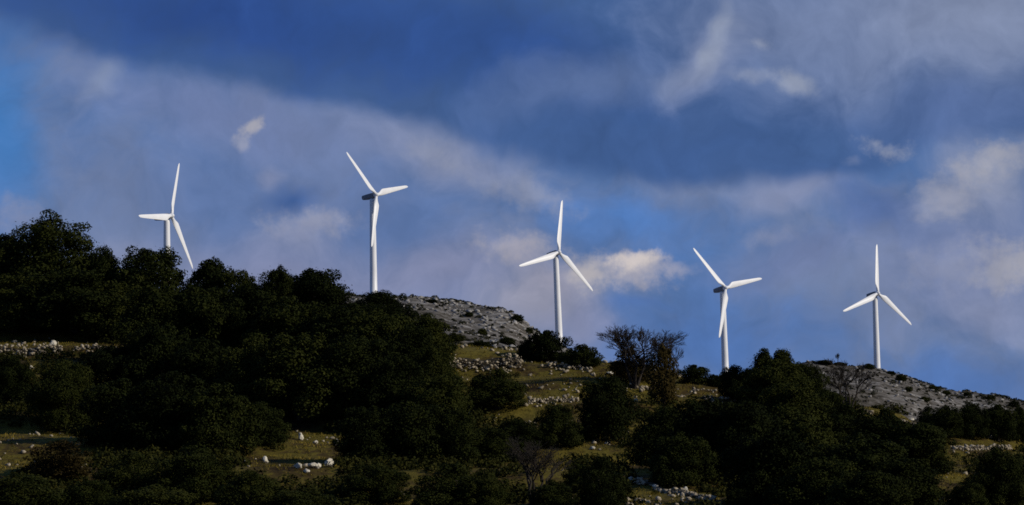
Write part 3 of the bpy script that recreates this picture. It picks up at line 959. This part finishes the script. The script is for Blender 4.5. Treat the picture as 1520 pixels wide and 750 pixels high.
# grass tufts on the open slope
x, y, z, px, v = scatter(60000, rg, 135, 290)
k = inside(px, v, OPEN) & (rg.random(len(x)) < np.clip(0.75 + vnoise(x / 4, y / 4, 41) * 1.6, 0, 1))
x, y, z = x[k], y[k], z[k]
nb = 6
bx = np.repeat(x, nb) + rg.normal(size=len(x) * nb) * 0.13; by = np.repeat(y, nb) + rg.normal(size=len(x) * nb) * 0.13
bz = np.repeat(z, nb)
hh = np.repeat(0.07 + 0.16 * rg.random(len(x)) ** 2.5, nb) * (0.6 + 0.6 * rg.random(len(bx)))
th = rg.random(len(bx)) * 6.28; ww = 0.02 + 0.02 * rg.random(len(bx))
lx, ly = rg.normal(size=len(bx)) * 0.4 * hh, rg.normal(size=len(bx)) * 0.4 * hh
A = np.stack([bx - np.cos(th) * ww, by - np.sin(th) * ww, bz - 0.02], -1)
B = np.stack([bx + np.cos(th) * ww, by + np.sin(th) * ww, bz - 0.02], -1)
Cc = np.stack([bx + lx, by + ly, bz + hh], -1)
V = np.stack([A, B, Cc], 1).reshape(-1, 3)
tag(obj('grass', mesh_np('grass', V, np.arange(len(V)).reshape(-1, 3), M_TUFT)), 'dry olive grass growing on the open slope', 'grass', kind='stuff')

# undergrowth where the slope is overgrown, thinning out on the open grass
x, y, z, px, v = scatter(11000, rg, 130, 294)
op = inside(px, v, OPEN)
k = (~op & (rg.random(len(x)) < 0.62)) | (op & (rg.random(len(x)) < 0.02))
x, y, z, op = x[k], y[k], z[k], op[k]
nl = 90
rad = np.where(op, 0.2 + 0.25 * rg.random(len(x)), 0.5 + 0.75 * rg.random(len(x)))
d = unit(rg.normal(size=(len(x) * nl, 3))); d[:, 2] = np.abs(d[:, 2])
rr = np.repeat(rad, nl)[:, None] * (0.6 + 0.45 * rg.random((len(d), 1)))
C_ = np.repeat(np.stack([x, y, z], -1), nl, 0) + d * rr * np.array([1, 1, 0.8])
V, Q = leaf_quads(C_, unit(d + rg.normal(size=d.shape) * 0.6), 0.24, 0.13, rg)
tag(obj('undergrowth', mesh_np('undergrowth', V, Q, M_UNDER)), 'dark knee-high scrub covering the ground between the trees', 'undergrowth', kind='stuff')

# rock outcrops and scrub on the far hills
n = 80000
uu = rg.random(n) * 0.34 - 0.12
yc = np.interp(uu, *T_FD)
y = yc - 200 + 235 * rg.random(n); x = uu * y
z = ground(x, y)
dens = vnoise(x / 24, y / 24, 51) + vnoise(x / 9, y / 9, 52) * 0.8 + 0.18
fade = np.where(uu < 0.06, 1.0, 0.42)
k = rg.random(n) < np.clip(dens, 0, 1) * 0.42 * fade
xr, yr_, zr = x[k], y[k], z[k]
s = 0.16 + 0.62 * rg.random(len(xr)) ** 2.6
tag(obj('rock_outcrops', stones_mesh('rock_outcrops', np.stack([xr, yr_, zr + s * 0.1], -1), np.stack([s * 1.5, s, s * 0.6], -1), M_KARST, rg)),
    'weathered grey limestone outcrops covering the two far hills', 'rocks', kind='stuff')
k = rg.random(n) < np.clip(0.20 - dens, 0, 1) * 0.40 + np.where(uu > 0.07, 0.05, 0.03)
xs_, ys_, zs_ = x[k], y[k], z[k]
nl = 26
rad = 0.25 + 0.7 * rg.random(len(xs_)) ** 2.2
d = unit(rg.normal(size=(len(xs_) * nl, 3))); d[:, 2] = np.abs(d[:, 2])
C_ = np.repeat(np.stack([xs_, ys_, zs_], -1), nl, 0) + d * np.repeat(rad, nl)[:, None] * np.array([1.2, 1.2, 0.75])
V, Q = leaf_quads(C_, unit(d + rg.normal(size=d.shape) * 0.5), 0.62, 0.4, rg)
tag(obj('scrub', mesh_np('scrub', V, Q, M_SCRUB)), 'low olive-grey scrub growing among the rocks of the far hills', 'scrub', kind='stuff')

# ------------------------------------------------------------------ sun
SUN_AZ, SUN_EL = R(72), R(27)            # azimuth to the right of straight behind the camera
sd = Vector((math.sin(SUN_AZ) * math.cos(SUN_EL), -math.cos(SUN_AZ) * math.cos(SUN_EL), math.sin(SUN_EL)))
ld = bpy.data.lights.new('sun', 'SUN'); ld.energy = 3.4; ld.angle = R(0.5); ld.color = (1.0, 0.93, 0.82)
lo = link(bpy.data.objects.new('sun', ld)); lo.rotation_euler = (-sd).to_track_quat('-Z', 'Y').to_euler()
lo.location = sd * 200

# ------------------------------------------------------------------ sky
STR = 0.1
wd_ = bpy.data.worlds.new('World'); scene.world = wd_; wd_.use_nodes = True
nt = wd_.node_tree; nt.nodes.clear()
out = nt.nodes.new('ShaderNodeOutputWorld'); bg = nt.nodes.new('ShaderNodeBackground'); bg.inputs[1].default_value = STR
nt.links.new(bg.outputs[0], out.inputs[0])
sky = nt.nodes.new('ShaderNodeTexSky'); sky.sky_type = 'NISHITA'; sky.sun_disc = False
sky.sun_elevation = SUN_EL; sky.sun_rotation = math.atan2(sd.x, sd.y)
sky.air_density = 1.0; sky.dust_density = 0.4; sky.ozone_density = 2.0
tc = nt.nodes.new('ShaderNodeTexCoord')
sx = nt.nodes.new('ShaderNodeSeparateXYZ'); nt.links.new(tc.outputs['Generated'], sx.inputs[0])
azm = math_node(nt, 'ARCTAN2', sx.outputs[0], sx.outputs[1])
elv = math_node(nt, 'ARCSINE', sx.outputs[2])
K = F / 100.0
cx = nt.nodes.new('ShaderNodeCombineXYZ')
nt.links.new(math_node(nt, 'MULTIPLY', azm, K), cx.inputs[0]); nt.links.new(math_node(nt, 'MULTIPLY', elv, K), cx.inputs[1])
C0 = cx.outputs[0]                        # angular position: 1 unit = 1.33 degrees


def vmath(op, a, b):
    n = nt.nodes.new('ShaderNodeVectorMath'); n.operation = op
    for i, q in enumerate((a, b)):
        if isinstance(q, tuple): n.inputs[i].default_value = q
        elif isinstance(q, (int, float)): n.inputs['Scale'].default_value = q
        else: nt.links.new(q, n.inputs[i])
    return n


def warp(src, scale, amp, detail):
    nz = noise(nt, scale, detail, 0.55, src)
    off = vmath('SUBTRACT', nz.outputs['Color'], (0.5, 0.5, 0.5)).outputs[0]
    sc = nt.nodes.new('ShaderNodeVectorMath'); sc.operation = 'MULTIPLY'
    nt.links.new(off, sc.inputs[0]); sc.inputs[1].default_value = (amp, amp * 0.9, 0)
    return vmath('ADD', src, sc.outputs[0]).outputs[0]


W1 = warp(C0, 0.55, 1.5, 3)                # broad soft clouds
W2 = warp(warp(W1, 2.0, 0.30, 4), 5.5, 0.16, 5)               # billowed edges
W3 = warp(warp(C0, 1.3, 0.26, 2), 6.0, 0.10, 4)     # billows of the small sunlit puffs
FINE = noise(nt, 1.1, 7, 0.6, W1).outputs[0]
PUFF = noise(nt, 2.6, 9, 0.62, C0).outputs[0]
hsv = nt.nodes.new('ShaderNodeHueSaturation'); nt.links.new(sky.outputs[0], hsv.inputs['Color'])
hsv.inputs['Saturation'].default_value = 1.25; hsv.inputs['Value'].default_value = 0.55
colr = hsv.outputs[0]
SX = lambda px: (px - 760) / 100
SYv = lambda v: (800 - v) / 100


def sc_col(c):
    r, g, b = c
    r, g = (r - 3, g + 1)       # cool the vapour
    return tuple(q / STR for q in lin((r, g, b)))


def smooth(val, a, b):
    n = nt.nodes.new('ShaderNodeMapRange'); n.interpolation_type = 'SMOOTHSTEP'
    nt.links.new(val, n.inputs[0]); n.inputs[1].default_value = a; n.inputs[2].default_value = b
    return n.outputs[0]


def blob(px, v, rx, ry, rot, c, alpha, w=1, inner=0.0, tex=0.7):
    global colr
    m = nt.nodes.new('ShaderNodeMapping'); m.vector_type = 'TEXTURE'
    m.inputs['Location'].default_value = (SX(px), SYv(v), 0); m.inputs['Rotation'].default_value = (0, 0, R(-rot))
    m.inputs['Scale'].default_value = (rx / 100, ry / 100, 1)
    nt.links.new((C0, W1, W3)[w], m.inputs[0])
    ln = nt.nodes.new('ShaderNodeVectorMath'); ln.operation = 'LENGTH'; nt.links.new(m.outputs[0], ln.inputs[0])
    d = math_node(nt, 'ADD', ln.outputs['Value'], math_node(nt, 'MULTIPLY', math_node(nt, 'SUBTRACT', 0.5, PUFF if w == 2 else FINE), tex * (2.0 if w == 2 else 1.0)))
    f = math_node(nt, 'MULTIPLY', smooth(d, 1.0, inner), alpha)
    colr = mix_col(nt, f, colr, sc_col(c))


# the cloud deck over the whole sky, then its darker and lighter banks
deck = noise(nt, 0.42, 6, 0.58, W1).outputs[0]
colr = mix_col(nt, 0.86, colr, mix_col(nt, smooth(deck, 0.36, 0.64), sc_col((80, 108, 166)), sc_col((118, 128, 168))))
BLOBS1 = [
    (20, 200, 85, 230, 0, (66, 120, 186), .95), (-60, 330, 110, 120, 0, (80, 112, 172), .6),
    (430, 300, 560, 230, 8, (104, 120, 165), .7), (330, 165, 340, 75, 8, (114, 125, 167), .8),
    (670, 225, 230, 66, 20, (132, 138, 170), .85), (150, 115, 34, 70, 35, (132, 142, 174), .75),
    (430, 410, 460, 85, 3, (132, 136, 170), .9), (660, 410, 180, 80, 0, (136, 138, 170), .8),
    (940, 320, 200, 70, 5, (84, 122, 186), .9), (590, 335, 140, 60, 0, (92, 114, 164), .6),
    (1060, 505, 330, 120, 0, (82, 113, 173), .9), (1400, 590, 280, 80, 0, (82, 113, 173), .9),
    (1180, 285, 120, 50, -15, (134, 139, 170), .8), (1180, 385, 170, 60, -8, (114, 125, 167), .8),
    (1440, 400, 230, 160, -10, (126, 133, 169), .9), (1310, 320, 130, 70, 20, (82, 103, 156), .75),
    (1440, 285, 140, 75, -30, (146, 149, 173), .8), (1470, 470, 150, 70, 0, (134, 139, 170), .8),
]
for b in BLOBS1: blob(*b)
# dark stratus: its lower edge slopes down across the sky
cv = nt.nodes.new('ShaderNodeFloatCurve')
EDGE = [(-400, 20), (0, 40), (60, 66), (200, 105), (400, 140), (600, 178), (740, 222), (850, 252), (1000, 270), (1120, 276), (1230, 268), (1330, 240), (1420, 215), (1600, 215), (2000, 260)]
spx = nt.nodes.new('ShaderNodeSeparateXYZ'); nt.links.new(W1, spx.inputs[0])
sp2 = nt.nodes.new('ShaderNodeSeparateXYZ'); nt.links.new(W2, sp2.inputs[0])
fx = math_node(nt, 'DIVIDE', math_node(nt, 'SUBTRACT', spx.outputs[0], SX(-400)), 24.0)
c_ = cv.mapping.curves[0]
while len(c_.points) < len(EDGE): c_.points.new(0.5, 0.5)
for pnt, (a, b) in zip(c_.points, EDGE):
    pnt.location = ((a + 400) / 2400.0, b / 800.0)
cv.mapping.update()
nt.links.new(fx, cv.inputs['Value'])
edge_y = math_node(nt, 'SUBTRACT', 8.0, math_node(nt, 'MULTIPLY', cv.outputs[0], 8.0))
sp0 = nt.nodes.new('ShaderNodeSeparateXYZ'); nt.links.new(C0, sp0.inputs[0])
my = math_node(nt, 'ADD', math_node(nt, 'MULTIPLY', sp0.outputs[1], 0.55), math_node(nt, 'MULTIPLY', sp2.outputs[1], 0.45))
dd = math_node(nt, 'SUBTRACT', my, edge_y)
msk = smooth(dd, -0.16, 0.22)
colr = mix_col(nt, math_node(nt, 'MULTIPLY', msk, 0.93), colr, sc_col((66, 92, 144)))
BLOBS2 = [
    (330, 20, 660, 130, 6, (47, 73, 136), .95), (700, 70, 420, 120, 14, (52, 79, 140), .85),
    (1420, 50, 580, 200, 0, (118, 130, 167), 1.0), (1230, 20, 340, 130, 0, (118, 130, 167), .9), (1480, 20, 280, 140, 0, (134, 142, 172), .8),
    (900, 128, 300, 60, -10, (101, 118, 162), .75), (1060, 85, 120, 62, -40, (128, 136, 169), .75),
    (1010, 218, 380, 50, 5, (67, 92, 144), .95), (1250, 215, 200, 56, -6, (72, 97, 147), .85), (1440, 175, 260, 60, -6, (88, 107, 156), .65),
]
for b in BLOBS2: blob(*b)
BLOBS3 = [      # bright sunlit puffs
    (1086, 42, 30, 36, 15, (152, 158, 180), .6, 1, 0, 0.55), (1066, 82, 46, 30, -50, (156, 161, 181), .6, 1, 0, 0.55), (1020, 108, 80, 28, -12, (138, 145, 173), .3, 1, 0, .6),
    (1120, 116, 60, 16, 6, (148, 153, 176), .45, 2, 0, .8), (1184, 132, 46, 26, 20, (162, 165, 182), .6, 2, 0, .7), (1130, 72, 30, 16, 30, (144, 150, 176), .7, 2, 0, 1.0),
    (373, 190, 28, 17, -40, (178, 172, 180), .75, 2, 0, 1.4), (356, 216, 18, 18, -30, (148, 150, 174), .8, 2, 0, 1.0), (396, 248, 36, 30, 10, (130, 136, 170), .7, 1, 0, 1.0),
    (425, 290, 80, 40, 0, (62, 92, 152), .85, 1, 0, .7), (455, 334, 96, 32, 4, (150, 151, 175), .85, 2, 0, 1.0), (440, 355, 90, 40, 0, (136, 140, 170), .75, 1, 0, .9),
    (25, 326, 70, 34, 0, (128, 136, 171), .8, 2, 0, .9), (185, 368, 70, 34, 0, (132, 138, 170), .7, 1, 0, .9), (650, 235, 80, 34, 20, (146, 149, 173), .6, 2, 0, 1.0),
    (790, 292, 90, 34, 20, (140, 145, 172), .75, 2, 0, 1.0), (763, 368, 80, 34, 6, (168, 162, 175), .85, 2, 0, 1.0),
    (815, 415, 110, 74, 10, (155, 150, 169), .85, 1, 0, .9), (790, 455, 130, 74, 0, (152, 149, 169), .8, 1, 0, .8), (850, 475, 80, 50, 0, (136, 138, 170), .7, 1, 0, .9),
    (876, 408, 50, 38, 0, (182, 173, 177), .9, 2, 0, .9), (945, 402, 76, 40, 0, (166, 161, 176), .9, 2, .1, .9), (945, 386, 46, 22, -6, (206, 193, 192), .95, 2, .1, 1.0),
    (1000, 402, 50, 18, 0, (152, 152, 176), .75, 2, 0, .9), (940, 445, 80, 18, 0, (86, 114, 172), .8, 1, 0, .6),
    (1320, 230, 54, 20, 14, (150, 154, 177), .65, 2, 0, 1.2), (1268, 244, 18, 12, 0, (124, 134, 171), .4, 2, 0, .9),
    (1470, 250, 90, 40, -12, (164, 162, 176), .8, 2, 0, 1.0), (1400, 300, 60, 50, -40, (156, 156, 176), .75, 2, 0, 1.0), (1500, 402, 90, 55, 0, (172, 167, 176), .8, 2, 0, 1.0),
    (1420, 400, 120, 50, 0, (142, 145, 171), .6, 2, 0, 1.0), (1150, 355, 50, 20, -10, (130, 137, 170), .7, 2, 0, .9),
]
for b in BLOBS3: blob(*b)
# soft grain of the vapour itself
colr = mix_col(nt, 1.0, colr, colr)
vv = vmath('SCALE', colr, 1.0); nt.links.new(math_node(nt, 'ADD', math_node(nt, 'MULTIPLY', FINE, 0.66), 0.67), vv.inputs['Scale'])
nt.links.new(vv.outputs[0], bg.inputs[0])

# ------------------------------------------------------------------ view
vs = scene.view_settings
vs.view_transform = 'Standard'; vs.look = 'None'; vs.gamma = 1.0; vs.exposure = 0.0; vs.use_curve_mapping = False
scene.render.engine = 'CYCLES'
scene.cycles.max_bounces = 4
scene.cycles.diffuse_bounces = 2
scene.cycles.use_denoising = False
scene.cycles.filter_width = 1.7
scene.cycles.sample_clamp_indirect = 2.0
